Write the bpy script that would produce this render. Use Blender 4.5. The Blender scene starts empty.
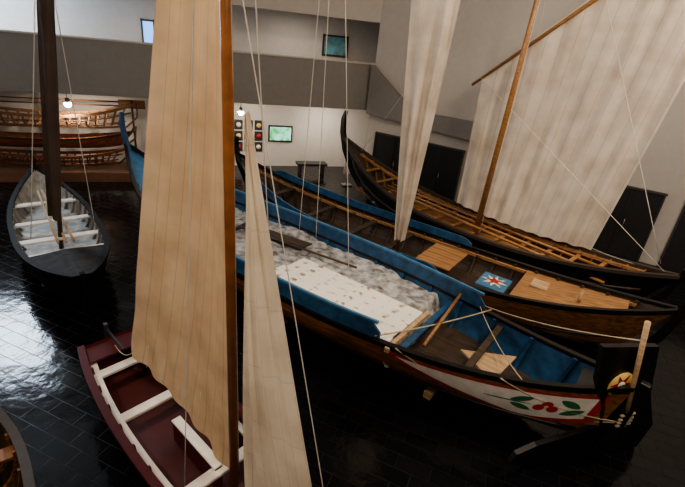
import bpy, math, random
from mathutils import Vector, Matrix
random.seed(4)
C=bpy.context.scene.collection
# ---------------- materials ----------------
def newmat(name):
    m=bpy.data.materials.new(name); m.use_nodes=True
    nt=m.node_tree; b=nt.nodes['Principled BSDF']; return m,nt,b
def col4(c): return (c[0],c[1],c[2],1)
def plain(name,c,rough=.6,metal=0,var=.12,scale=6,bump=0.0,c2=None,pos=(.3,.7),spec=.5):
    m,nt,b=newmat(name)
    tc=nt.nodes.new('ShaderNodeTexCoord'); n=nt.nodes.new('ShaderNodeTexNoise'); n.inputs['Scale'].default_value=scale; n.inputs['Detail'].default_value=5
    nt.links.new(tc.outputs['Object'],n.inputs['Vector'])
    r=nt.nodes.new('ShaderNodeValToRGB'); r.color_ramp.elements[0].position=pos[0]; r.color_ramp.elements[1].position=pos[1]
    r.color_ramp.elements[0].color=col4([x*(1-var) for x in c]); r.color_ramp.elements[1].color=col4(c2 if c2 else [min(1,x*(1+var)) for x in c])
    nt.links.new(n.outputs['Fac'],r.inputs['Fac']); nt.links.new(r.outputs['Color'],b.inputs['Base Color'])
    b.inputs['Roughness'].default_value=rough; b.inputs['Metallic'].default_value=metal; b.inputs['Specular IOR Level'].default_value=spec
    if bump:
        bp=nt.nodes.new('ShaderNodeBump'); bp.inputs['Strength'].default_value=bump; bp.inputs['Distance'].default_value=.03
        nt.links.new(n.outputs['Fac'],bp.inputs['Height']); nt.links.new(bp.outputs['Normal'],b.inputs['Normal'])
    return m
def wood(name,c1,c2,rough=.5,planks=0,axis='Z'):
    m,nt,b=newmat(name)
    tc=nt.nodes.new('ShaderNodeTexCoord'); mp=nt.nodes.new('ShaderNodeMapping'); mp.inputs['Scale'].default_value=(.7,9,9)
    n=nt.nodes.new('ShaderNodeTexNoise'); n.inputs['Scale'].default_value=2.2; n.inputs['Detail'].default_value=6; n.inputs['Distortion'].default_value=.6
    nt.links.new(tc.outputs['Object'],mp.inputs['Vector']); nt.links.new(mp.outputs['Vector'],n.inputs['Vector'])
    r=nt.nodes.new('ShaderNodeValToRGB'); r.color_ramp.elements[0].position=.33; r.color_ramp.elements[1].position=.68
    r.color_ramp.elements[0].color=col4(c1); r.color_ramp.elements[1].color=col4(c2)
    nt.links.new(n.outputs['Fac'],r.inputs['Fac'])
    out=r.outputs['Color']
    if planks:
        w=nt.nodes.new('ShaderNodeTexWave'); w.wave_type='BANDS'; w.bands_direction=axis; w.wave_profile='SAW'; w.inputs['Scale'].default_value=planks; w.inputs['Distortion'].default_value=.15
        nt.links.new(tc.outputs['Object'],w.inputs['Vector'])
        rr=nt.nodes.new('ShaderNodeValToRGB'); rr.color_ramp.elements[0].position=0; rr.color_ramp.elements[0].color=(.25,.25,.25,1); rr.color_ramp.elements[1].position=.1; rr.color_ramp.elements[1].color=(1,1,1,1)
        nt.links.new(w.outputs['Fac'],rr.inputs['Fac'])
        mx=nt.nodes.new('ShaderNodeMixRGB'); mx.blend_type='MULTIPLY'; mx.inputs['Fac'].default_value=1
        nt.links.new(out,mx.inputs['Color1']); nt.links.new(rr.outputs['Color'],mx.inputs['Color2']); out=mx.outputs['Color']
    nt.links.new(out,b.inputs['Base Color']); b.inputs['Roughness'].default_value=rough
    return m
def sailmat(name,c,seam=1.6,seamdir='X',transl=.35,cross=0):
    m,nt,b=newmat(name)
    tc=nt.nodes.new('ShaderNodeTexCoord')
    def seams(dirn,sc,dark,pos):
        w=nt.nodes.new('ShaderNodeTexWave'); w.wave_type='BANDS'; w.bands_direction=dirn; w.wave_profile='SAW'; w.inputs['Scale'].default_value=sc
        nt.links.new(tc.outputs['UV'],w.inputs['Vector'])
        rr=nt.nodes.new('ShaderNodeValToRGB'); rr.color_ramp.elements[0].color=(dark,dark,dark,1); rr.color_ramp.elements[1].position=pos; rr.color_ramp.elements[1].color=(1,1,1,1)
        nt.links.new(w.outputs['Fac'],rr.inputs['Fac']); return rr.outputs['Color']
    def mul(a,bb):
        mx=nt.nodes.new('ShaderNodeMixRGB'); mx.blend_type='MULTIPLY'; mx.inputs['Fac'].default_value=1
        nt.links.new(a,mx.inputs['Color1']); nt.links.new(bb,mx.inputs['Color2']); return mx.outputs['Color']
    n=nt.nodes.new('ShaderNodeTexNoise'); n.inputs['Scale'].default_value=2.0; n.inputs['Detail'].default_value=7
    nt.links.new(tc.outputs['Object'],n.inputs['Vector'])
    r2=nt.nodes.new('ShaderNodeValToRGB'); r2.color_ramp.elements[0].position=.3; r2.color_ramp.elements[0].color=col4([x*.78*(1-.05*i) for i,x in enumerate(c)]); r2.color_ramp.elements[1].position=.6; r2.color_ramp.elements[1].color=col4(c)
    nt.links.new(n.outputs['Fac'],r2.inputs['Fac'])
    out=mul(r2.outputs['Color'],seams(seamdir,seam,.6,.06))
    if cross: out=mul(out,seams('Y',cross,.84,.03))
    nt.links.new(out,b.inputs['Base Color']); b.inputs['Roughness'].default_value=.85
    t=nt.nodes.new('ShaderNodeBsdfTranslucent'); nt.links.new(out,t.inputs['Color'])
    ms=nt.nodes.new('ShaderNodeMixShader'); ms.inputs['Fac'].default_value=transl
    o=nt.nodes['Material Output']; nt.links.new(b.outputs[0],ms.inputs[1]); nt.links.new(t.outputs[0],ms.inputs[2]); nt.links.new(ms.outputs[0],o.inputs['Surface'])
    return m
def emis(name,c,s):
    m,nt,b=newmat(name); b.inputs['Base Color'].default_value=col4(c); b.inputs['Emission Color'].default_value=col4(c); b.inputs['Emission Strength'].default_value=s; return m
def floormat():
    m,nt,b=newmat('black_tile')
    tc=nt.nodes.new('ShaderNodeTexCoord'); mp=nt.nodes.new('ShaderNodeMapping'); mp.inputs['Rotation'].default_value=(0,0,math.radians(20))
    br=nt.nodes.new('ShaderNodeTexBrick'); br.offset=.5; br.inputs['Scale'].default_value=1.0
    br.inputs['Brick Width'].default_value=.5; br.inputs['Row Height'].default_value=.25; br.inputs['Mortar Size'].default_value=.006; br.inputs['Mortar Smooth'].default_value=.3
    br.inputs['Color1'].default_value=(.003,.003,.0035,1); br.inputs['Color2'].default_value=(.007,.007,.009,1); br.inputs['Mortar'].default_value=(.008,.008,.009,1)
    nt.links.new(tc.outputs['Object'],mp.inputs['Vector']); nt.links.new(mp.outputs['Vector'],br.inputs['Vector'])
    nt.links.new(br.outputs['Color'],b.inputs['Base Color'])
    b.inputs['Specular IOR Level'].default_value=.42
    n=nt.nodes.new('ShaderNodeTexNoise'); n.inputs['Scale'].default_value=4; n.inputs['Detail'].default_value=4
    nt.links.new(tc.outputs['Object'],n.inputs['Vector'])
    mr=nt.nodes.new('ShaderNodeMapRange'); mr.inputs['To Min'].default_value=.07; mr.inputs['To Max'].default_value=.19
    nt.links.new(n.outputs['Fac'],mr.inputs['Value'])
    rm=nt.nodes.new('ShaderNodeMath'); rm.operation='MULTIPLY_ADD'; rm.inputs[1].default_value=.2
    nt.links.new(br.outputs['Fac'],rm.inputs[0]); nt.links.new(mr.outputs[0],rm.inputs[2]); nt.links.new(rm.outputs[0],b.inputs['Roughness'])
    ad=nt.nodes.new('ShaderNodeMath'); ad.operation='MULTIPLY_ADD'; ad.inputs[1].default_value=-.4
    nt.links.new(br.outputs['Fac'],ad.inputs[0]); 
    nm=nt.nodes.new('ShaderNodeMath'); nm.operation='MULTIPLY'; nm.inputs[1].default_value=1.0; nt.links.new(n.outputs['Fac'],nm.inputs[0]); nt.links.new(nm.outputs[0],ad.inputs[2])
    bp=nt.nodes.new('ShaderNodeBump'); bp.inputs['Strength'].default_value=.7; bp.inputs['Distance'].default_value=.014
    nt.links.new(ad.outputs[0],bp.inputs['Height']); nt.links.new(bp.outputs['Normal'],b.inputs['Normal'])
    return m
BLACK=plain('black_tar_paint',(.008,.008,.009),.35,bump=.15)
MATTB=plain('matt_black_paint',(.006,.006,.0065),.65,bump=.1,spec=.2)
DARK=plain('dark_paint',(.03,.03,.034),.5)
BLUE=plain('blue_paint',(.028,.095,.20),.45,var=.35,bump=.1)
LBLUE=plain('light_blue_paint',(.07,.2,.36),.5,var=.2)
WHITEP=plain('white_paint',(.78,.75,.7),.5)
RED=plain('red_paint',(.4,.03,.025),.5)
GREEN=plain('green_paint',(.03,.16,.07),.5)
YEL=plain('yellow_paint',(.72,.55,.2),.5)
MAROON=plain('maroon_paint',(.085,.012,.015),.35)
HULLW=wood('hull_wood',(.11,.045,.016),(.34,.155,.06),.4,planks=2.2)
HULLW2=wood('hull_wood_warm',(.14,.06,.024),(.38,.18,.075),.4,planks=2.2)
INW=wood('inner_wood',(.035,.024,.017),(.09,.06,.04),.6)
DECKW=wood('deck_wood',(.26,.13,.05),(.5,.28,.13),.5,planks=2.5,axis='Y')
PALEW=wood('pale_wood',(.42,.27,.15),(.62,.45,.28),.6)
PLANKW=plain('flaking_white_board',(.42,.33,.24),.6,var=.3,scale=5,c2=(.9,.86,.78),pos=(.34,.44))
SPAR=wood('spar_wood',(.26,.12,.045),(.45,.24,.1),.35)
SPARV=plain('mast_varnish',(.33,.13,.045),.3,var=.25)
DSPAR=plain('dark_spar',(.06,.045,.035),.5)
ROPE=plain('rope_fibre',(.5,.42,.3),.9)
ROPEW=plain('rope_white',(.6,.56,.5),.9)
SALT=plain('grey_salt_load',(.2,.185,.17),.9,var=.5,scale=6,bump=.8,c2=(.52,.52,.52),pos=(.3,.64))
WALL=plain('wall_plaster',(.54,.51,.48),.8,var=.03)
WALLD=plain('wall_plaster_grey',(.27,.26,.25),.8,var=.04)
CEIL=plain('ceiling_plaster',(.55,.53,.5),.8,var=.03)
DOORM=plain('dark_door',(.03,.03,.032),.4)
METAL=plain('grey_metal',(.3,.3,.3),.35,metal=.8)
FRAMEM=plain('door_frame_paint',(.06,.06,.06),.5)
SAIL_C=sailmat('sail_cream',(.86,.64,.42),.95,'X',.35)
SAIL_J=sailmat('sail_jib',(.93,.82,.66),.8,'X',.35,cross=.4)
SAIL_W=sailmat('sail_white',(.86,.79,.70),1.4,'X',.35)
SAIL_D=sailmat('sail_brown',(.08,.055,.045),1,'X',.1)
# ---------------- helpers ----------------
MW={}
def empty(name,loc=(0,0,0),ang=0):
    e=bpy.data.objects.new(name,None); C.objects.link(e); e.location=loc; e.rotation_euler=(0,0,ang)
    MW[e.name]=Matrix.Translation(Vector(loc))@Matrix.Rotation(ang,4,'Z'); return e
def W2L(par,p): return MW[par.name].inverted()@Vector(p)
def mk(name,verts,faces,mats,par=None,fm=None,smooth=False,uv=None):
    me=bpy.data.meshes.new(name); me.from_pydata([tuple(v) for v in verts],[],faces)
    if not isinstance(mats,(list,tuple)): mats=[mats]
    for m in mats: me.materials.append(m)
    if fm: 
        for p,i in zip(me.polygons,fm): p.material_index=i
    if smooth:
        for p in me.polygons: p.use_smooth=True
    if uv:
        l=me.uv_layers.new(name='UVMap')
        for lp in me.loops: l.data[lp.index].uv=uv[lp.vertex_index]
    me.update(); o=bpy.data.objects.new(name,me); C.objects.link(o)
    if par: o.parent=par
    return o
def box(name,size,loc,mat,par=None,rz=0,ry=0,rx=0,bev=.01):
    x,y,z=[s/2 for s in size]
    v=[(-x,-y,-z),(x,-y,-z),(x,y,-z),(-x,y,-z),(-x,-y,z),(x,-y,z),(x,y,z),(-x,y,z)]
    f=[(0,3,2,1),(4,5,6,7),(0,1,5,4),(1,2,6,5),(2,3,7,6),(3,0,4,7)]
    o=mk(name,v,f,mat,par); o.location=loc; o.rotation_euler=(rx,ry,rz)
    if bev: 
        b=o.modifiers.new('b','BEVEL'); b.width=bev; b.segments=2
    return o
def tube(name,pts,rads,mat,par=None,seg=10,world=False):
    pts=[Vector(p) for p in pts]
    if world and par: pts=[W2L(par,p) for p in pts]
    if not isinstance(rads,(list,tuple)): rads=[rads]*len(pts)
    vs=[];fs=[]
    for i,p in enumerate(pts):
        t=(pts[min(i+1,len(pts)-1)]-pts[max(i-1,0)]).normalized()
        a=t.orthogonal().normalized() if abs(t.z)>.9 else t.cross(Vector((0,0,1))).normalized()
        if abs(t.z)>.9: a=(Vector((1,0,0))-t*t.x).normalized()
        b=t.cross(a)
        for k in range(seg):
            an=2*math.pi*k/seg; vs.append(p+(a*math.cos(an)+b*math.sin(an))*rads[i])
    n=len(pts)
    for i in range(n-1):
        for k in range(seg):
            k2=(k+1)%seg; fs.append((i*seg+k,i*seg+k2,(i+1)*seg+k2,(i+1)*seg+k))
    fs.append(tuple(range(seg))[::-1]); fs.append(tuple((n-1)*seg+k for k in range(seg)))
    return mk(name,vs,fs,mat,par,smooth=True)
def rope(name,a,b,par,sag=0,r=.009,mat=None,world=True,n=10):
    a=Vector(a);b=Vector(b); pts=[]
    for i in range(n+1):
        t=i/n; p=a.lerp(b,t); p.z-=sag*4*t*(1-t); pts.append(p)
    return tube(name,pts,r,mat or ROPEW,par,seg=5,world=world)
def poly(name,pts,thick,mat,par):
    pts=[Vector(p) for p in pts]; n=(pts[1]-pts[0]).cross(pts[2]-pts[0]).normalized()*thick/2
    k=len(pts); v=[p+n for p in pts]+[p-n for p in pts]
    f=[tuple(range(k)),tuple(range(2*k-1,k-1,-1))]+[(i,i+k,(i+1)%k+k,(i+1)%k) for i in range(k)]
    return mk(name,v,f,mat,par)
class Hull:
    def __init__(s,L,W,zmid,z0,z1,keel=.2,k0=.3,k1=.3,r0=.1,r1=.1,ex=2.6,b0=.03,b1=.03,p=.5,q=1.1,se=2.2,se1=None):
        s.__dict__.update(locals()); s.se1=se1 or se
    def sheer(s,u):
        t=2*u-1; e=s.z0 if t<0 else s.z1
        return s.zmid+(e-s.zmid)*abs(t)**(s.se if t<0 else s.se1)
    def keelz(s,u):
        t=2*u-1; e=s.k0 if t<0 else s.k1
        return s.keel+(e-s.keel)*abs(t)**4
    def beam(s,u):
        t=2*u-1; e=s.b0 if t<0 else s.b1
        return e+(s.W-e)*(1-abs(t)**s.ex)
    def pt(s,u,v,side,off=0.):
        th=v*math.pi/2; h=math.sin(th)**s.q
        zs=s.sheer(u); zk=s.keelz(u)
        y=max(0,(s.beam(u)+off))*max(0,math.cos(th))**s.p
        z=zs+(zk-zs)*h-(off*h)
        rk=s.r0 if u<.5 else s.r1
        e=abs(2*u-1)**3
        x=s.L*u+(s.L*rk*h*e)*(1 if u<.5 else -1)
        return Vector((x,side*y,z))
    def deckw(s,u,z,off=-.05):
        zs=s.sheer(u); zk=s.keelz(u); h=min(1,max(0,(zs-z)/(zs-zk)))
        th=math.asin(h**(1/s.q)); return max(.01,(s.beam(u)+off)*max(0,math.cos(th))**s.p)
def hull(H,par,fmo,mats,name='hull',nu=44,nv=14,inner=0,th=.05,rail=None):
    vs=[];fs=[];fm=[]
    def shell(off,flip,fmf):
        base=len(vs)
        vv=[(j/nv) for j in range(nv+1)]
        cols=[(v,1) for v in vv]+[(v,-1) for v in reversed(vv[:-1])]
        m=len(cols)
        for i in range(nu+1):
            u=i/nu
            for v,sd in cols: vs.append(H.pt(u,v,sd,off))
        for i in range(nu):
            for j in range(m-1):
                a=base+i*m+j;b=a+1;c=a+m+1;d=a+m
                fs.append((a,b,c,d) if flip else (a,d,c,b)); u=(i+.5)/nu
                jj=j if j<nv else 2*nv-1-j
                fm.append(fmf(u,(jj+.5)/nv))
        return base,m
    b1,m=shell(0,True,fmo); b2,_=shell(-th,False,lambda u,v:inner)
    for i in range(nu):
        for j in (0,m-1):
            fs.append((b1+i*m+j,b1+(i+1)*m+j,b2+(i+1)*m+j,b2+i*m+j)); fm.append(0)
    for i in (0,nu):
        fs.append(tuple(b1+i*m+j for j in range(m))); fm.append(fmo(i/nu,.1))
    o=mk(name,vs,fs,mats,par,fm,smooth=True)
    md=o.modifiers.new('es','EDGE_SPLIT'); md.split_angle=math.radians(40)
    return o
def strip(name,H,par,u0,u1,zlo,zhi,off,th,mat,sides=(1,-1),n=30,endtaper=0):
    for sd in sides:
        vs=[];fs=[]
        for i in range(n+1):
            u=u0+(u1-u0)*i/n; p=H.pt(u,0,sd); y=abs(p.y)+off
            zh=zhi
            if endtaper:
                e=min(i,n-i)/n; zh=zlo+(zhi-zlo)*min(1,.35+e/endtaper)
            for (yy,zz) in ((y,zlo),(y+th,zlo),(y+th,zh),(y,zh)):
                vs.append((p.x,sd*max(0.0,yy),p.z+zz))
        for i in range(n):
            for k in range(4):
                a=i*4+k;b=i*4+(k+1)%4; fs.append((a,b,b+4,a+4) if sd<0 else (a,a+4,b+4,b))
        fs.append((0,1,2,3)); fs.append(tuple(n*4+k for k in (3,2,1,0)))
        mk(name,vs,fs,mat,par)
def wale(name,H,par,u0,u1,v,r,mat,n=36):
    for sd in (1,-1): tube(name,[H.pt(u0+(u1-u0)*i/n,v,sd,.01) for i in range(n+1)],r,mat,par,seg=6)
def ribs(H,par,us,mat,w=.07,d=.07,vmax=1):
    vs=[];fs=[]
    for u in us:
        pts=[]; N=10
        for j in range(-N,N+1):
            v=1-abs(j)/N; sd=1 if j>=0 else -1
            pts.append((H.pt(u,v,sd,-.05),H.pt(u,v,sd,-.05-d)))
        b=len(vs)
        for o,i in pts:
            for p in (o,i):
                vs.append((p.x-w/2,p.y,p.z)); vs.append((p.x+w/2,p.y,p.z))
        for k in range(2*N):
            a=b+k*4; c=a+4
            for q0,q1 in ((0,1),(1,3),(3,2),(2,0)): fs.append((a+q0,a+q1,c+q1,c+q0))
        fs.append((b,b+1,b+3,b+2)); e=b+8*N; fs.append((e,e+1,e+3,e+2))
    mk('ribs',vs,fs,mat,par)
def deck(name,H,par,u0,u1,z,mat,n=20,th=.04,rel=False,off=-.07,crown=0):
    vs=[];fs=[]
    for i in range(n+1):
        u=u0+(u1-u0)*i/n; zz=H.sheer(u)+z if rel else z
        w=H.deckw(u,zz,off); x=H.L*u
        for yy,dz in ((-w,0),(0,crown),(w,0)): vs.append((x,yy,zz+dz))
        for yy,dz in ((-w,0),(0,crown),(w,0)): vs.append((x,yy,zz+dz-th))
    for i in range(n):
        a=i*6;b=a+6
        fs+=[(a,b,b+1,a+1),(a+1,b+1,b+2,a+2),(a+3,a+4,b+4,b+3),(a+4,a+5,b+5,b+4),(a,a+3,b+3,b),(a+2,b+2,b+5,a+5)]
    fs+=[(0,1,4,3),(1,2,5,4)]; e=n*6; fs+=[(e,e+3,e+4,e+1),(e+1,e+4,e+5,e+2)]
    return mk(name,vs,fs,mat,par)
def thwart(H,par,u,zrel,w,mat,name='thwart',th=.05):
    z=H.sheer(u)+zrel; y=H.deckw(u,z,-.05)
    return box(name,(w,2*y,th),(H.L*u,0,z),mat,par)
def stem(name,pts,hw,d,mat,par):
    vs=[];fs=[]; P=[Vector((p[0],0,p[1])) for p in pts]
    for i,p in enumerate(P):
        t=(P[min(i+1,len(P)-1)]-P[max(0,i-1)]).normalized(); nrm=Vector((t.z,0,-t.x)); dd=pts[i][2] if len(pts[i])>2 else d
        for a,b in ((-1,-1),(1,-1),(1,1),(-1,1)): vs.append(p+nrm*dd/2*a+Vector((0,b*hw,0)))
    n=len(P)
    for i in range(n-1):
        for k in range(4): fs.append((i*4+k,i*4+(k+1)%4,(i+1)*4+(k+1)%4,(i+1)*4+k))
    fs.append((3,2,1,0)); fs.append(tuple((n-1)*4+k for k in range(4)))
    o=mk(name,vs,fs,mat,par); m=o.modifiers.new('b','BEVEL'); m.width=.015; m.segments=2; return o
def decal(name,H,par,uvp,side,off,mat,sub=14):
    vs=[];fs=[]
    K=7
    for (u,a,b) in uvp:
        for k in range(K): vs.append(H.pt(u,a+(b-a)*k/(K-1),side,off))
    for i in range(len(uvp)-1):
        for k in range(K-1):
            q=(i*K+k,i*K+k+1,(i+1)*K+k+1,(i+1)*K+k); fs.append(q if side>0 else q[::-1])
    return mk(name,vs,fs,mat,par,smooth=True)
def blob(name,H,par,cu,cv,ru,rv,ang,side,off,mat,n=18,pw=1):
    vs=[H.pt(cu,cv,side,off)]
    for k in range(n):
        a=2*math.pi*k/n; x=math.cos(a)*ru; y=math.copysign(abs(math.sin(a))**pw,math.sin(a))*rv
        X=x*math.cos(ang)-y*math.sin(ang); Y=x*math.sin(ang)+y*math.cos(ang)
        vs.append(H.pt(cu+X/H.L,cv+Y/1.6,side,off))
    fs=[(0,1+k,1+(k+1)%n) for k in range(n)]
    return mk(name,vs,fs,mat,par)
def sail(name,c00,c10,c11,c01,mat,par,nu=40,nv=40,fold=.04,ff=9,belly=.15,world=True,wr=0,norm=None,foot=0):
    A,B,Cc,D=[Vector(p) for p in (c00,c10,c11,c01)]
    n=(B-A).cross(D-A).normalized() if norm is None else Vector(norm).normalized()
    vs=[];fs=[];uv=[]
    for j in range(nv+1):
        t=j/nv
        for i in range(nu+1):
            s=i/nu; p=(A.lerp(B,s)).lerp(D.lerp(Cc,s),t)
            d=fold*math.sin(s*ff*2*math.pi+1.3*math.sin(t*3+s*4))*(.35+.65*(1-t))+fold*.5*math.sin(s*ff*4.7+t*5)
            d+=belly*math.sin(math.pi*s)*math.sin(math.pi*min(1,t*.9+.1))
            if wr: d+=wr*math.sin((s+t*1.2)*30)*max(0,1-t*4)
            p=p+n*d
            p.z-=foot*math.sin(math.pi*s)*(1-t)**3
            if world and par: p=W2L(par,p)
            vs.append(p); uv.append((s*3.2,t*5))
    for j in range(nv):
        for i in range(nu):
            a=j*(nu+1)+i; fs.append((a,a+1,a+nu+2,a+nu+1))
    return mk(name,vs,fs,mat,par,smooth=True,uv=uv)
def axis(S,B):
    S=Vector(S);B=Vector(B); d=B-S; return math.atan2(d.y,d.x),d.length
def support(H,par,us):
    for u in us:
        w=max(.25,H.beam(u)*.7); z=H.keelz(u)
        box('cradle_beam',(.14,2*w,.14),(H.L*u,0,.07),PALEW,par)
        if z>.16: box('cradle_block',(.18,.3,z-.1),(H.L*u,0,.1+(z-.1)/2),PALEW,par)
# ---------------- room ----------------
def seg(name,p0,p1,z0,z1,mat,th=.2,side=1):
    p0=Vector((*p0,0));p1=Vector((*p1,0)); d=p1-p0; a=math.atan2(d.y,d.x); n=Vector((-math.sin(a),math.cos(a),0))*side*th/2
    c=(p0+p1)/2+n; return box(name,(d.length,th,z1-z0),(c.x,c.y,(z0+z1)/2),mat,None,rz=a,bev=0)
def L2(p0,p1,s,off=0):
    p0=Vector((*p0,0));p1=Vector((*p1,0)); d=(p1-p0).normalized(); n=Vector((-d.y,d.x,0)); return p0+d*s+n*off
PA=(-12.2,13.3); PB=(.5,18.0)
RA=(.5,18.0); RB=(15,9.7)
aP=math.atan2(PB[1]-PA[1],PB[0]-PA[0]); aR=math.atan2(RB[1]-RA[1],RB[0]-RA[0])
fl=box('floor',(34,32,.1),(0,8,-.05),floormat(),bev=0)
g0=L2(PA,PB,-1.5,2.5); g1=L2(PA,PB,14.6,2.5)
PX=L2(PA,PB,-1.5)
seg('wall_back',(g0.x,g0.y),(g1.x,g1.y),0,3.05,WALL)
u0=L2(PA,PB,-1.5,3.3); u1=L2(PA,PB,14.9,3.3)
seg('wall_back_upper',(u0.x,u0.y),(u1.x,u1.y),3.4,7,WALL)
sl0=L2(PA,PB,-1.2,1.75);sl1=L2(PA,PB,13.5,1.75)
c=(sl0+sl1)/2
box('floor_upper',(14.7,3.1,.35),(c.x,c.y,3.22),WALL,rz=aP,bev=0)
seg('wall_parapet',(PX.x,PX.y),PB,3.0,4.67,WALLD,th=.18)
tr0=L2(PA,PB,-1.3,-.03);tr1=L2(PA,PB,13.54,-.03)
seg('trim_1',(tr0.x,tr0.y),(tr1.x,tr1.y),4.67,4.72,WALL,th=.26)
bc0=L2(PA,PB,-1,1.85);bc1=L2(PA,PB,13.8,1.85);c=(bc0+bc1)/2
box('ceiling_balcony',(14.8,3.5,.2),(c.x,c.y,6.35),CEIL,rz=aP,bev=0)
seg('wall_fascia',(PX.x,PX.y),PB,6.1,10,WALL,th=.2)
seg('wall_side_recess',RA,(1.5,21.8),0,7,WALL,side=-1)
seg('wall_right',RA,RB,0,10,WALL)
seg('wall_east',(15,9.9),(15,-4),0,10,WALL)
seg('wall_front',(15,-4),(-13.6,-4),0,10,WALL)
seg('wall_left',(-13.6,-4),(-13.6,17.0),0,10,WALL)
box('ceiling',(34,32,.2),(0,8,10.1),CEIL,bev=0)
q=[L2(RA,RB,s,-.16) for s in (0,1.9,8.5,8.5,0)]
zz=[4.67,3.3,3.3,2.45,2.9]
poly('wall_stair_parapet',[(p.x,p.y,z) for p,z in zip(q,zz)],.25,WALLD,None)
def door(name,s,w,h,par=None):
    e=empty(name,L2(RA,RB,s,-.02),aR)
    box('leaf',(w,.05,h),(0,-.03,h/2),DOORM,e)
    for x in (-w/2,0,w/2): box('frame_post',(.05,.09,h),(x,-.05,h/2),FRAMEM if x else DARK,e)
    box('frame_head',(w+.1,.09,.07),(0,-.05,h+.03),FRAMEM,e)
    tube('handle',[(.1,-.1,.9),(.1,-.1,1.25)],.015,METAL,e)
door('door_1',1.3,1.7,2.2);door('door_2',3.2,1.7,2.2);door('door_3',5.1,1.7,2.2)
door('door_4',9.4,1.7,2.2);door('door_5',12.2,2.8,2.2)
b0=L2(RA,RB,6.2,-.03);b1=L2(RA,RB,8.4,-.03); seg('baseboard_right',(b0.x,b0.y),(b1.x,b1.y),0,.12,DARK,th=.03)
PANEGLOW=emis('added_pane_glow',(.72,.85,1.0),34)  # bluish glow for the added pane at the left corner
def window(name,loc,w,h,ang,mat,nx=3):
    e=empty(name,loc,ang)
    box('pane',(w,.03,h),(0,0,0),mat,e,bev=0)
    for k in range(nx+1): box('mullion',(.06,.1,h+.1),(-w/2+w*k/nx,0,0),FRAMEM,e)
    for z in (-h/2,h/2): box('frame',(w+.1,.1,.07),(0,0,z),FRAMEM,e)
p=L2(PA,PB,-.05,-.13); window('reflection_glow_pane',(p.x,p.y,6.3),2.0,3.0,aP,PANEGLOW,3)  # unseen glowing pane added to put a daylight reflection on the floor
p=L2((u0.x,u0.y),(u1.x,u1.y),6.95,-.05); window('window_2',(p.x,p.y,4.95),.42,.8,aP,emis('blue_sky_glass',(.2,.42,1.0),1.6),1)
e=empty('framed_painting',L2((u0.x,u0.y),(u1.x,u1.y),14.4,-.03),aP)
e.location.z=5.12
box('frame',(1.15,.05,.85),(0,0,0),DARK,e)
box('canvas',(1.0,.02,.7),(0,-.03,0),plain('painting_sea',(.12,.3,.36),.5,var=.5,scale=3),e,bev=0)
e=empty('display_board',L2((g0.x,g0.y),(g1.x,g1.y),10.45,-.03),aP); e.location.z=0
for ix in range(4):
    for iz in range(3):
        box('panel',(.34,.04,.4),(-.65+ix*.42,0,.85+iz*.46),DARK,e)
        tube('plate',[(-.65+ix*.42,-.03,.85+iz*.46),(-.65+ix*.42,-.05,.85+iz*.46)],.1,[WHITEP,RED,YEL][(ix+iz)%3],e,seg=16)
e=empty('wall_television',L2((g0.x,g0.y),(g1.x,g1.y),12.0,-.05),aP); e.location.z=0
box('body',(1.05,.06,.7),(0,0,1.45),DARK,e)
tv=emis('tv_screen',(.12,.5,.2),1.0)
_n=tv.node_tree; nn=_n.nodes.new('ShaderNodeTexNoise'); nn.inputs['Scale'].default_value=4; rr=_n.nodes.new('ShaderNodeValToRGB'); rr.color_ramp.elements[0].position=.4; rr.color_ramp.elements[0].color=(.03,.3,.06,1); rr.color_ramp.elements[1].position=.6; rr.color_ramp.elements[1].color=(.5,.85,.9,1)
tcc=_n.nodes.new('ShaderNodeTexCoord'); _n.links.new(tcc.outputs['Object'],nn.inputs['Vector']); _n.links.new(nn.outputs['Fac'],rr.inputs['Fac']); _n.links.new(rr.outputs['Color'],_n.nodes['Principled BSDF'].inputs['Emission Color'])
box('screen',(.92,.02,.57),(0,-.035,1.45),tv,e,bev=0)
e=empty('information_sign',(-.1,17.5,0),aP)
box('panel',(.35,.04,1.3),(0,0,1.15),WHITEP,e); box('foot',(.4,.3,.05),(0,0,.025),METAL,e); tube('post',[(0,.03,.03),(0,.03,.6)],.02,METAL,e); box('print',(.27,.01,.5),(0,-.025,1.3),plain('sign_print',(.2,.3,.4),.5,var=.6,scale=9),e,bev=0)
e=empty('dark_bench',(-1.7,18.6,0),aP)
box('seat',(1.3,.5,.1),(0,0,.45),DARK,e)
for x in(-.5,.5): box('leg',(.08,.4,.4),(x,0,.2),DARK,e)
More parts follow.
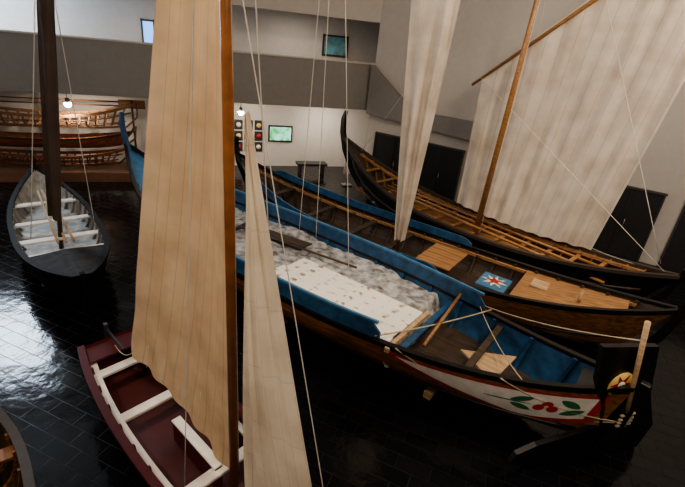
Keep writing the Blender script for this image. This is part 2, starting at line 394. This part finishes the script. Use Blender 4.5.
# ---- display of small boats under balcony ----
plw=plain('plinth_wood',(.2,.1,.06),.6)
e=empty('display_plinth',L2(PA,PB,2.2,.9),aP)
box('base',(6.2,1.5,.35),(0,0,.175),plw,e)
for x in (-2.6,0,2.6):
    box('rack_post',(.07,.07,2.3),(x,.6,1.5),DSPAR,e)
    for z in (.5,1.05,1.7): box('rack_arm',(.06,1.1,.05),(x,.1,z),DSPAR,e)
REDW=wood('model_red_wood',(.10,.033,.016),(.26,.095,.04),.5); TANW=wood('model_tan_wood',(.16,.075,.035),(.32,.16,.075),.5)
def rackboat(s,off,z,L,W,h,mt,open_=True,zl=1.5):
    x0=s-2.2
    f=bpy.data.objects.new('model_boat',None); C.objects.link(f); f.parent=e; f.location=(x0,off-.9,z)
    H=Hull(L,W,h,h*zl,h*(zl+.3),keel=0,k0=.1,k1=.12,r0=.08,r1=.08)
    if open_: hull(H,f,lambda u,v:0 if v>.15 else 1,[mt,DARK],nu=24,nv=8,inner=0)
    else:
        strip('rail',H,f,0,1,-.05,.04,-.05,.06,mt,n=24); 
        for v in (.3,.65):
            for sd in (1,-1): tube('stringer',[H.pt(i/20,v,sd,-.03) for i in range(21)],.02,mt,f,seg=5)
        stem('keel',[(H.pt(i/20,1,1).x,H.pt(i/20,1,1).z) for i in range(21)],.03,.07,mt,f)
    ribs(H,f,[.06+.055*i for i in range(17)],mt,.05,.05)
    tube('stem_end',[(H.L*.93,0,.05),(H.L,0,h),(H.L+.05,0,h*2.2)],.035,mt,f,seg=6)
rackboat(-.7,.75,1.1,5.6,.42,.36,REDW)
rackboat(-.6,.9,1.76,5.6,.42,.42,TANW,False,1.8)
rackboat(.2,.5,.53,4.4,.36,.34,REDW,False)
for k,z in enumerate((2.4,2.55)):
    tube('oar',[(-2.8,.62,z),(2.2,.62,z+.05)],.025,TANW,e,seg=8); box('oar_blade',(.9,.03,.16),(2.6,.62,z+.05),TANW,e)
LAMP=emis('lamp_glow',(1,.95,.85),150)
def lamp(name,loc,power,target=None,col=(1,.83,.64),r=.07,ang=140):
    e=empty(name,loc)
    tube('housing',[(0,0,.2),(0,0,.03)],[.06,.08],DARK,e,seg=12)
    tube('stem_rod',[(0,0,.4),(0,0,.2)],.012,DARK,e,seg=6)
    tube('bulb',[(0,0,.03),(0,0,-.04),(0,0,-.09)],[r,r*.95,r*.4],LAMP,e,seg=12)
    ld=bpy.data.lights.new(name+'_light','SPOT'); ld.energy=power; ld.color=col; ld.spot_size=math.radians(ang); ld.spot_blend=.6; ld.shadow_soft_size=.1
    lo=bpy.data.objects.new('light',ld); C.objects.link(lo); lo.parent=e; lo.location=(0,0,-.12)
    if target:
        d=Vector(target)-Vector(loc); lo.rotation_euler=d.to_track_quat('-Z','Y').to_euler()
P=L2(PA,PB,3.0,.35); lamp('spotlight',(P.x,P.y,2.62),170,(P.x-.5,P.y+2,.6),r=.1)
P=L2(PA,PB,8.6,.35); lamp('spotlight.001',(P.x,P.y,2.62),190,(P.x+1,P.y+2.2,1.2),r=.1)
def area(name,loc,tgt,size,power,col,sy=None):
    ld=bpy.data.lights.new(name,'AREA'); ld.size=size; ld.energy=power; ld.color=col
    if sy: ld.shape='RECTANGLE'; ld.size_y=sy
    o=bpy.data.objects.new(name,ld); C.objects.link(o); o.location=loc
    o.rotation_euler=(Vector(tgt)-Vector(loc)).to_track_quat('-Z','Y').to_euler()
def strip_lamp(name,s,off,z,w,par0,power):
    P=L2(PA,PB,s,off); e=empty(name,(P.x,P.y,z),aP)
    box('case',(w,.12,.06),(0,0,.03),METAL,e); box('tube_glow',(w*.95,.08,.02),(0,0,-.01),emis(name+'_glow',(1,.93,.82),6),e,bev=0)
    ld=bpy.data.lights.new('l','AREA'); ld.shape='RECTANGLE'; ld.size=w; ld.size_y=.1; ld.energy=power; ld.color=(1,.88,.74)
    o=bpy.data.objects.new('light',ld); C.objects.link(o); o.parent=e; o.location=(0,0,-.04)
strip_lamp('ceiling_strip_lamp',11.0,1.6,6.18,1.2,None,34)
strip_lamp('ceiling_strip_lamp.001',6.0,1.6,6.18,1.2,None,18)
strip_lamp('recess_fill_lamp',12.3,1.3,2.98,1.2,None,60)  # unseen lamp added under the balcony to light the back wall

# ---------------- Boat A : central moliceiro ----------------
a,L=axis((4.3,4.95),(-6.5,12.4))
A=empty('moliceiro_boat',(4.3,4.95,0),a)
HA=Hull(L,1.38,1.0,1.5,2.1,keel=.22,k0=.3,k1=.7,r0=.02,r1=.08,ex=2.6,b0=.12,p=.42,q=1.15,se=5,se1=3.5)
def fa(u,v):
    if u>.86: return 2 if v<.45 else 4
    if v<.1: return 1
    return 3
hull(HA,A,fa,[BLACK,BLACK,LBLUE,HULLW,DARK,BLUE],inner=5)
strip('rail',HA,A,0,1,-.02,.05,-.06,.1,BLACK,n=44)
wale('rubbing_strake',HA,A,.02,.86,.62,.025,BLACK)
for sd,ue in ((1,.265),(-1,.19)):
    strip('sideboard',HA,A,ue,.84,.05,.36,-.06,.04,BLUE,sides=(sd,),n=40,endtaper=.04)
    strip('sideboard_line',HA,A,ue+.005,.835,.33,.375,-.065,.05,LBLUE,sides=(sd,),n=40)
ribs(HA,A,[.06+.055*i for i in range(16)],BLUE,.06,.06)
deck('floor_boards',HA,A,.08,.9,.5,INW)
import mathutils.noise as mn
vs=[];fs=[];nx,ny=160,40
for i in range(nx+1):
    u=.25+.55*i/nx; w=HA.deckw(u,.92,-.08)
    for j in range(ny+1):
        y=-w+2*w*j/ny; x=HA.L*u
        z=.92+.07*mn.noise(Vector((x*1.1,y*1.1,0)))+.06*mn.noise(Vector((x*4,y*4,2)))+.05*abs(mn.noise(Vector((x*9,y*9,4))))
        if y>-.1 and 3.3<x<6.4: z=min(z-.08,.93)
        e2=min(i,nx-i)/nx
        if e2<.03: z-=.4*(1-e2/.03)
        vs.append((x,y,z))
for i in range(nx):
    for j in range(ny):
        q0=i*(ny+1)+j; fs.append((q0,q0+ny+1,q0+ny+2,q0+1))
mk('salt_load',vs,fs,SALT,A,smooth=True)
for k in range(5):
    box('cover_plank',(2.95+.12*random.random(),.268,.035),(4.83+.06*random.random(),.0+.27*k-.03,.99+.004*random.random()),PLANKW,A,bev=.004)
box('cover_plank_edge',(.08,1.5,.1),(3.28,.5,.98),PALEW,A)
tube('rake_handle',[(5.2,-.6,1.05),(8.4,-.1,1.08)],.025,DSPAR,A); box('rake_head',(.08,.6,.08),(8.4,-.1,1.06),DSPAR,A,rz=.15)
poly('loose_board',[(6.6,-.75,1.06),(8.1,-.5,1.06),(8.1,-.2,1.06),(6.6,-.45,1.06)],.03,INW,A)
for u in (.16,.24): thwart(HA,A,u,-.1,.12,INW if u<.2 else BLUE)
thwart(HA,A,.86,-.1,.2,BLUE)
deck('stern_deck',HA,A,.01,.05,-.06,DARK,rel=True)
deck('bow_deck',HA,A,.86,.985,-.06,LBLUE,rel=True,crown=.05)
poly('locker_lid',[(1.6,-.3,.88),(1.7,.6,.88),(2.4,.25,.9)],.04,PALEW,A)
tube('roller',[(3.0,-1.0,1.2),(2.8,.9,1.15)],.03,SPAR,A)
def lens(u0,u1,top,bot,n=18,inset=0):
    r=[]
    for i in range(n+1):
        t=i/n; w=min(1,t*1.5)**.9; 
        if t>.75: w*=1-(t-.75)*1.2
        r.append((u1+(u0-u1)*t,top,top+(bot-top)*w))
    return r
for sd in (1,-1):
    decal('panel_border',HA,A,lens(.012,.262,.112,.63),sd,.006,RED)
    decal('panel_white',HA,A,lens(.021,.24,.14,.56),sd,.012,WHITEP)
    for ang,cu,cv in ((.45,.036,.36),(-.5,.042,.24),(.4,.09,.25),(-.35,.088,.38)):
        blob('leaf',HA,A,cu,cv,.16,.065,ang,sd,.018,GREEN,pw=1.6)
    blob('stalk',HA,A,.105,.31,.34,.015,0,sd,.017,GREEN)
    for dx,dv in ((-.007,.03),(.007,.03),(0,-.03)): blob('flower',HA,A,.063+dx,.31+dv,.075,.08,0,sd,.022,RED)
    blob('flower_centre',HA,A,.063,.31,.03,.03,0,sd,.026,YEL)
    decal('bow_white',HA,A,[(.88+.01*i,.12,.45) for i in range(11)],sd,.006,WHITEP)
stem('stern_post',[(.03,.3,.16),(-.03,1.0,.16),(-.1,1.6,.14)],.06,.14,BLACK,A)
x=L
stem('bow_stem',[(x-1.25,.62,.16),(x-.75,.95,.17),(x-.25,1.6,.2),(x+.0,2.15,.2),(x+.1,2.65,.16),(x+.06,3.0,.09)],.05,.16,BLUE,A)
hg=Vector((4.75,5.2,0)); rd=Vector((-.95,-.3,0)).normalized()
def RP(s,z,o=0): 
    n=Vector((.3,-.95,0)).normalized(); v=hg+rd*s+n*o; v.z=z; return W2L(A,v)
poly('rudder_blade',[RP(*q) for q in [(.30,2.1),(1.3,2.2),(1.15,1.6),(.85,1.1),(.7,.66),(1.2,.57),(1.75,.48),(2.05,.36),(2.12,.2),(1.8,.06),(1.2,.03),(-.3,.03),(-.4,.5),(0,1.2)]],.08,BLACK,A)
tube('roundel',[RP(.72,1.5,.05),RP(.72,1.5,.06)],.21,YEL,A,seg=28)
sp=[]
for k in range(12):
    r=.19 if k%2==0 else .07; an=math.pi*k/6; sp.append(RP(.72+r*math.cos(an),1.5+r*math.sin(an),.066))
poly('roundel_star',sp,.008,RED,A)
tube('roundel_hub',[RP(.72,1.5,.066),RP(.72,1.5,.076)],.06,WHITEP,A,seg=16)
tube('tiller_pole',[RP(.92,2.65,.16),RP(.42,.75,.16)],[.035,.03],PALEW,A)
for z in (.8,.86,.92,1.0): tube('lashing',[RP(.33,z,.16),RP(.58,z-.02,.16)],.022,ROPE,A,seg=6)
rope('stern_rope',RP(.45,.85,.18),HA.pt(.24,0,1,.05)+Vector((0,0,.05)),A,.4,.014,ROPE,world=False)
rope('stern_rope',RP(.45,.85,.18),HA.pt(.12,.0,1,.05)+Vector((0,0,.05)),A,.15,.012,ROPE,world=False)
rope('tiller_rope',RP(.85,2.35,.16),HA.pt(.2,0,-1)+Vector((0,0,.1)),A,.1,.01,ROPE,world=False)
rope('cross_rope',HA.pt(.27,0,1)+Vector((0,0,.1)),HA.pt(.18,0,-1)+Vector((0,0,.1)),A,.05,.014,ROPE,world=False)
rope('cross_rope',HA.pt(.10,0,1)+Vector((0,0,.06)),HA.pt(.2,0,-1)+Vector((0,0,.1)),A,.1,.01,ROPE,world=False)
support(HA,A,[.2,.45,.7])

# ---------------- Boat B ----------------
a,L=axis((6.2,7.05),(-3.54,13.4))
B=empty('moliceiro_boat.001',(6.2,7.05,0),a)
HB=Hull(L,1.08,.98,1.6,1.9,keel=.22,k0=.5,k1=.6,r0=.05,r1=.1,ex=2.8,b0=.06,p=.42,q=1.15,se=3)
def fb(u,v):
    if v<.1: return 0
    if v<.3 and u>.34: return 1
    return 2
hull(HB,B,fb,[BLACK,BLUE,HULLW2,INW],inner=3)
strip('rail',HB,B,0,1,-.02,.05,-.06,.1,BLACK,n=44)
wale('rubbing_strake',HB,B,.03,.95,.5,.025,BLACK)
strip('sideboard',HB,B,.36,.9,.05,.25,-.06,.04,BLUE,n=40,endtaper=.05)
strip('inner_rail',HB,B,.05,.95,-.12,-.05,-.16,.06,DECKW,n=44)
ribs(HB,B,[.05+.042*i for i in range(22)],INW,.06,.07)
deck('floor_boards',HB,B,.1,.9,.45,INW)
for u in (.5,.6,.72,.84): thwart(HB,B,u,-.1,.16,INW)
for k in range(4): box('deck_plank',(.85,.29,.04),(HB.L*.39,-.45+.3*k,1.0),DECKW,B,rz=.02*k)
sx=HB.L*.272; sy=.3
box('star_panel',(.62,.7,.05),(sx,sy,.98),LBLUE,B)
sv=[];
for k in range(16):
    r=.28 if k%2==0 else .12; an=math.pi*2*k/16; sv.append((sx+r*math.cos(an),sy+r*math.sin(an),1.015))
poly('star',sv,.01,WHITEP,B)
sv=[]
for k in range(10):
    r=.18 if k%2==0 else .07; an=math.pi*2*k/10; sv.append((sx+r*math.cos(an),sy+r*math.sin(an),1.025))
poly('star_red',sv,.01,RED,B)
deck('stern_deck',HB,B,.06,.235,-.05,DECKW,rel=True)
box('hatch',(.35,.4,.08),(HB.L*.2,-.2,1.05),PALEW,B)
tube('bollard',[(HB.L*.13,.2,1.1),(HB.L*.13,.2,1.45)],[.04,.03],PALEW,B)
stem('stern_post',[(.3,.4,.15),(.05,1.0,.15),(-.08,1.55,.14),(-.12,1.9,.12)],.05,.14,BLACK,B)
stem('bow_stem',[(L-1.1,.5,.16),(L-.5,1.0,.17),(L-.05,1.7,.18),(L+.05,2.1,.16),(L+.02,2.45,.1)],.05,.16,BLACK,B)
support(HB,B,[.2,.5,.75])
sail('sail',(1.28,9.95,1.15),(1.5,9.85,1.15),(1.72,9.35,7.0),(.75,9.85,7.0),SAIL_W,B,nu=40,nv=50,fold=.08,ff=3,belly=.1)
tube('yard',[(.6,9.95,7.05),(1.9,9.25,7.05)],.05,SPAR,B,world=True)
tube('mast',[(1.4,10.05,.5),(1.1,9.95,8.3)],[.05,.04],SPAR,B,world=True)
# ---------------- Boat C ----------------
a,L=axis((7.3,8.6),(-.35,16.2))
Cb=empty('fishing_sailboat',(7.3,8.6,0),a)
HC=Hull(L,.98,.95,1.55,2.2,keel=.2,k0=.5,k1=.7,r0=.06,r1=.12,ex=2.4,b0=.05,p=.5,q=1.1,se=2.4)
hull(HC,Cb,lambda u,v:0 if v<.75 else 1,[BLACK,DARK,INW],inner=2)
strip('rail',HC,Cb,0,1,-.02,.06,-.1,.13,DSPAR,n=44)
wale('rubbing_strake',HC,Cb,.03,.97,.3,.03,DSPAR)
strip('inner_rail',HC,Cb,.06,.93,-.1,-.03,-.2,.1,DECKW,n=44)
ribs(HC,Cb,[.06+.036*i for i in range(25)],DECKW,.05,.06)
deck('deck',HC,Cb,.05,.9,.68,DECKW)
for k in range(14):
    u=.08+.06*k; thwart(HC,Cb,u,-.12,.1,DECKW,'deck_beam')
for y in (-.35,.1,.5): tube('spare_spar',[(1.2,y,.98),(L*.78,y*.6,1.1)],.04,SPAR,Cb,seg=8)
stem('bow_stem',[(L-1.3,.5,.18),(L-.6,1.1,.2),(L-.1,1.8,.22),(L+.1,2.4,.22),(L+.12,2.85,.18),(L+.02,3.15,.1)],.06,.16,BLACK,Cb)
stem('stern_post',[(.5,.5,.14),(.1,1.1,.14),(-.05,1.75,.12)],.05,.14,BLACK,Cb)
support(HC,Cb,[.25,.5,.75])
tube('mast',[(3.75,11.75,.7),(3.8,11.65,5),(3.85,11.6,9.4)],[.08,.07,.05],SPAR,Cb,world=True)
sail('sail',(3.15,12.2,1.5),(6.3,10.35,1.25),(7.1,9.75,9.3),(3.15,12.35,4.95),SAIL_W,Cb,nu=110,nv=50,fold=.04,ff=10,belly=.3,norm=(.5,.8,0),foot=.15)
tube('yard',[(2.95,12.45,4.7),(5.2,10.95,7.1),(7.8,9.3,9.5)],[.035,.05,.04],SPAR,Cb,world=True)
rope('stay',(7.0,8.9,1.7),(3.85,11.5,9.2),Cb,0); rope('stay',(.3,15.6,1.9),(3.85,11.6,9.2),Cb,0)
rope('halyard',(3.6,10.9,1.1),(3.85,11.5,9.3),Cb,0);rope('halyard',(4.6,12.3,1.1),(3.85,11.7,9.3),Cb,0)
rope('sheet',(6.3,10.35,1.3),(7.2,8.9,1.5),Cb,.05)
rope('sheet',(7.0,8.7,1.6),(3.1,12.3,4.9),Cb,.0)
# ---------------- Boat L : small left ----------------
a,L=axis((-4.65,6.8),(-9.05,12.0))
Lb=empty('small_sailboat',(-4.65,6.8,0),a)
LIN=plain('worn_white_boat_paint',(.42,.41,.385),.6,var=.35)
HL=Hull(L,.88,.78,1.1,1.25,keel=.1,k0=.2,k1=.35,r0=.06,r1=.1,ex=2.6,b0=.12,p=.5,q=1.1,se=2.6)
hull(HL,Lb,lambda u,v:0,[MATTB,WHITEP,LIN],inner=2,nu=32)
strip('rail',HL,Lb,0,1,-.02,.04,-.07,.11,MATTB,n=40)
deck('fore_deck',HL,Lb,.01,.27,-.02,plain('grey_deck_paint',(.03,.03,.032),.75,var=.4,spec=.25),rel=True,crown=.05)
ribs(HL,Lb,[.34+.06*i for i in range(10)],plain('boat_rib_grey',(.25,.24,.22),.6),.05,.05)
deck('floor_boards',HL,Lb,.26,.92,.4,LIN)
for u in (.42,.58,.75): thwart(HL,Lb,u,-.1,.2,WHITEP)
thwart(HL,Lb,.28,-.05,.08,WHITEP)
stem('bow_stem',[(L-.6,.3,.12),(L-.15,.8,.12),(L+.02,1.25,.12),(L+.05,1.75,.08)],.04,.1,MATTB,Lb)
stem('stern_post',[(.3,.15,.1),(.05,.6,.1),(-.03,1.2,.1)],.04,.1,MATTB,Lb)
support(HL,Lb,[.3,.7])
tube('mast',[(-6.55,9.0,.3),(-5.75,8.95,7.2)],[.05,.035],DSPAR,Lb,world=True)
sail('furled_sail',(-6.6,8.9,1.3),(-6.38,8.9,1.1),(-5.5,8.9,6.9),(-5.95,9.05,7.0),SAIL_D,Lb,nu=20,nv=30,fold=.05,ff=2,belly=.12)
rope('shroud',(-6.9,8.6,.8),(-5.77,8.95,7.1),Lb); rope('shroud',(-5.9,9.4,.8),(-5.77,8.95,7.1),Lb)
for k in range(3): tube('oar',[(L*.35,-.2+.15*k,.78),(L*.85,-.1+.1*k,.88)],.025,PALEW,Lb,seg=8)
# ---------------- Boat M : maroon ----------------
a,L=axis((-3.5,5.5),(.36,2.32))
M=empty('maroon_sailing_dinghy',(-3.5,5.5,0),a)
HM=Hull(L,.68,.78,.88,1.0,keel=.12,k0=.3,k1=.3,r0=.03,r1=.08,ex=2.4,b0=.42,b1=.03,p=.55,q=1.1,se=2)
hull(HM,M,lambda u,v:0,[MAROON,MAROON,MAROON],inner=0,nu=32)
strip('rail',HM,M,0,1,-.02,.035,-.06,.1,MAROON,n=40)
deck('floor_boards',HM,M,.03,.9,.32,plain('maroon_floor',(.08,.02,.02),.5))
ribs(HM,M,[.1+.08*i for i in range(9)],MAROON,.04,.04)
for u in (.11,.3,.6): thwart(HM,M,u,-.14,.15,WHITEP)
strip('inner_stringer',HM,M,.05,.8,-.14,-.1,-.17,.09,WHITEP,n=30)
box('centreboard_case',(1.0,.1,.36),(L*.5,0,.52),MAROON,M)
box('case_top',(1.0,.13,.03),(L*.5,0,.71),WHITEP,M)
deck('stern_deck',HM,M,.005,.07,-.03,MAROON,rel=True)
deck('fore_deck',HM,M,.78,.99,-.02,MAROON,rel=True)
box('rudder_head',(.08,.06,.6),(-.07,0,.8),DARK,M); box('tiller',(.6,.04,.04),(.25,0,.98),DARK,M,ry=.05)
box('rudder_blade',(.3,.04,.5),(-.14,0,.35),MAROON,M)
support(HM,M,[.3,.7])
tube('mast',[(-.95,3.4,.3),(-.97,3.4,5),(-1.02,3.42,9.3)],[.05,.045,.035],SPARV,M,world=True,seg=16)
sail('main_sail',(-2.72,4.72,1.3),(-1.02,3.46,.78),(-1.04,3.5,8.3),(-1.08,3.54,8.35),SAIL_C,M,nu=60,nv=60,fold=.01,ff=5,belly=-.2,wr=.02)
sail('jib',(-.79,3.26,.86),(.17,2.48,.92),(-.78,3.25,4.95),(-.8,3.27,4.92),SAIL_J,M,nu=30,nv=50,fold=.025,ff=4,belly=.1)
rope('forestay',(.3,2.38,.95),(-1.0,3.4,6.4),M,0,.005)
for q in ((-1.45,3.2,.8),(-.5,3.9,.8)): rope('shroud',q,(-1.0,3.4,8.6),M,0,.005)
rope('halyard',(-.9,3.42,.9),(-.96,3.37,8.8),M,0,.005)
rope('sheet',(-2.72,4.72,1.3),(-3.3,5.3,.9),M,.1,.008,ROPE)
tube('rope_coil',[Vector((.7+.1*math.cos(t*.7),.52+.1*math.sin(t*.7),.84+.003*t)) for t in range(28)],.012,ROPE,M,seg=5)
for k in range(5): rope('reef_point',(-2.6+.3*k,4.62-.23*k,1.75),(-2.62+.3*k,4.55-.23*k,1.45),M,0,.005)
# ---------------- Boat N : corner rowboat ----------------
a,L=axis((-4.78,4.15),(-2.55,1.7))
N=empty('wooden_rowboat',(-4.78,4.15,0),a)
HN=Hull(L,.53,.72,.95,.85,keel=.1,k0=.25,k1=.2,r0=.06,r1=.06,ex=2.4,b0=.05,b1=.25,p=.6,q=1.1)
hull(HN,N,lambda u,v:1 if v<.08 else 0,[HULLW,DSPAR,INW],inner=2,nu=24)
strip('rail',HN,N,0,1,-.02,.03,-.06,.1,DSPAR,n=30)
ribs(HN,N,[.12+.09*i for i in range(9)],HULLW,.04,.04)
for u in (.35,.65): thwart(HN,N,u,-.14,.2,HULLW2)
stem('stem_post',[(.25,.2,.1),(.03,.6,.1),(-.04,1.1,.1)],.04,.1,DSPAR,N); support(HN,N,[.35,.7])
# ---------------- extra rigging ----------------
rope('halyard',(-.6,8.9,1.3),(-.75,8.4,9.6),A,0,.007)
rope('halyard',(-1.0,9.0,1.3),(-.75,8.4,9.6),A,0,.007)
rope('stay',(.2,7.6,1.2),(-.8,8.4,9.6),A,0,.007)
# ---------------- lights ----------------
area('ceiling_light',(1,7.5,9.8),(1,8,0),1.5,150,(1,.82,.64))  # unseen general fill light added over the hall
area('ceiling_light.001',(6,5,9.7),(5,10,2),1.0,340,(1,.80,.6))  # unseen fill added to brighten boat C
area('ceiling_light.002',(-5,1,9.6),(-1.8,4.5,3),.8,290,(1,.80,.6))  # unseen warm fill added for the maroon boat's sails
area('ceiling_light.003',(2.5,-1,8.6),(3,5.5,1),.8,190,(1,.84,.68))  # unseen fill added from the camera side for the near hull sides
area('ceiling_light.004',(9,6,9.7),(8,14,4),1.5,250,(1,.86,.72))  # unseen fill added to brighten the right wall
# narrow spots added to brighten boats A and C, no fixtures modelled
def spot(name,loc,tgt,power,ang):
    ld=bpy.data.lights.new(name,'SPOT'); ld.energy=power; ld.color=(1,.82,.62); ld.spot_size=math.radians(ang); ld.spot_blend=.8; ld.shadow_soft_size=.12
    o=bpy.data.objects.new(name,ld); C.objects.link(o); o.location=loc
    o.rotation_euler=(Vector(tgt)-Vector(loc)).to_track_quat('-Z','Y').to_euler()
spot('fill_spot',(1.5,4,9.6),(.6,7.2,1),420,26)
spot('fill_spot.001',(7,7,9.6),(4.8,10.8,1),380,30)
w=bpy.data.worlds.new('world'); bpy.context.scene.world=w; w.use_nodes=True
w.node_tree.nodes['Background'].inputs[0].default_value=(.6,.7,.9,1); w.node_tree.nodes['Background'].inputs[1].default_value=.05
try: bpy.context.scene.view_settings.look='AgX - Medium High Contrast'
except Exception as ex: print(ex)
# ---------------- camera ----------------
p=math.radians(25); r=math.radians(6.2)
F=Vector((0,math.cos(p),-math.sin(p))); R0=Vector((1,0,0)); U0=Vector((0,math.sin(p),math.cos(p)))
R=R0*math.cos(r)+U0*math.sin(r); U=-R0*math.sin(r)+U0*math.cos(r)
cd=bpy.data.cameras.new('camera'); cd.sensor_width=36; cd.lens=440/685*36; cd.clip_start=.05
cam=bpy.data.objects.new('camera',cd); C.objects.link(cam)
m=Matrix((R,U,-F)).transposed().to_4x4(); m.translation=Vector((0,0,5.5)); cam.matrix_world=m
bpy.context.scene.camera=cam
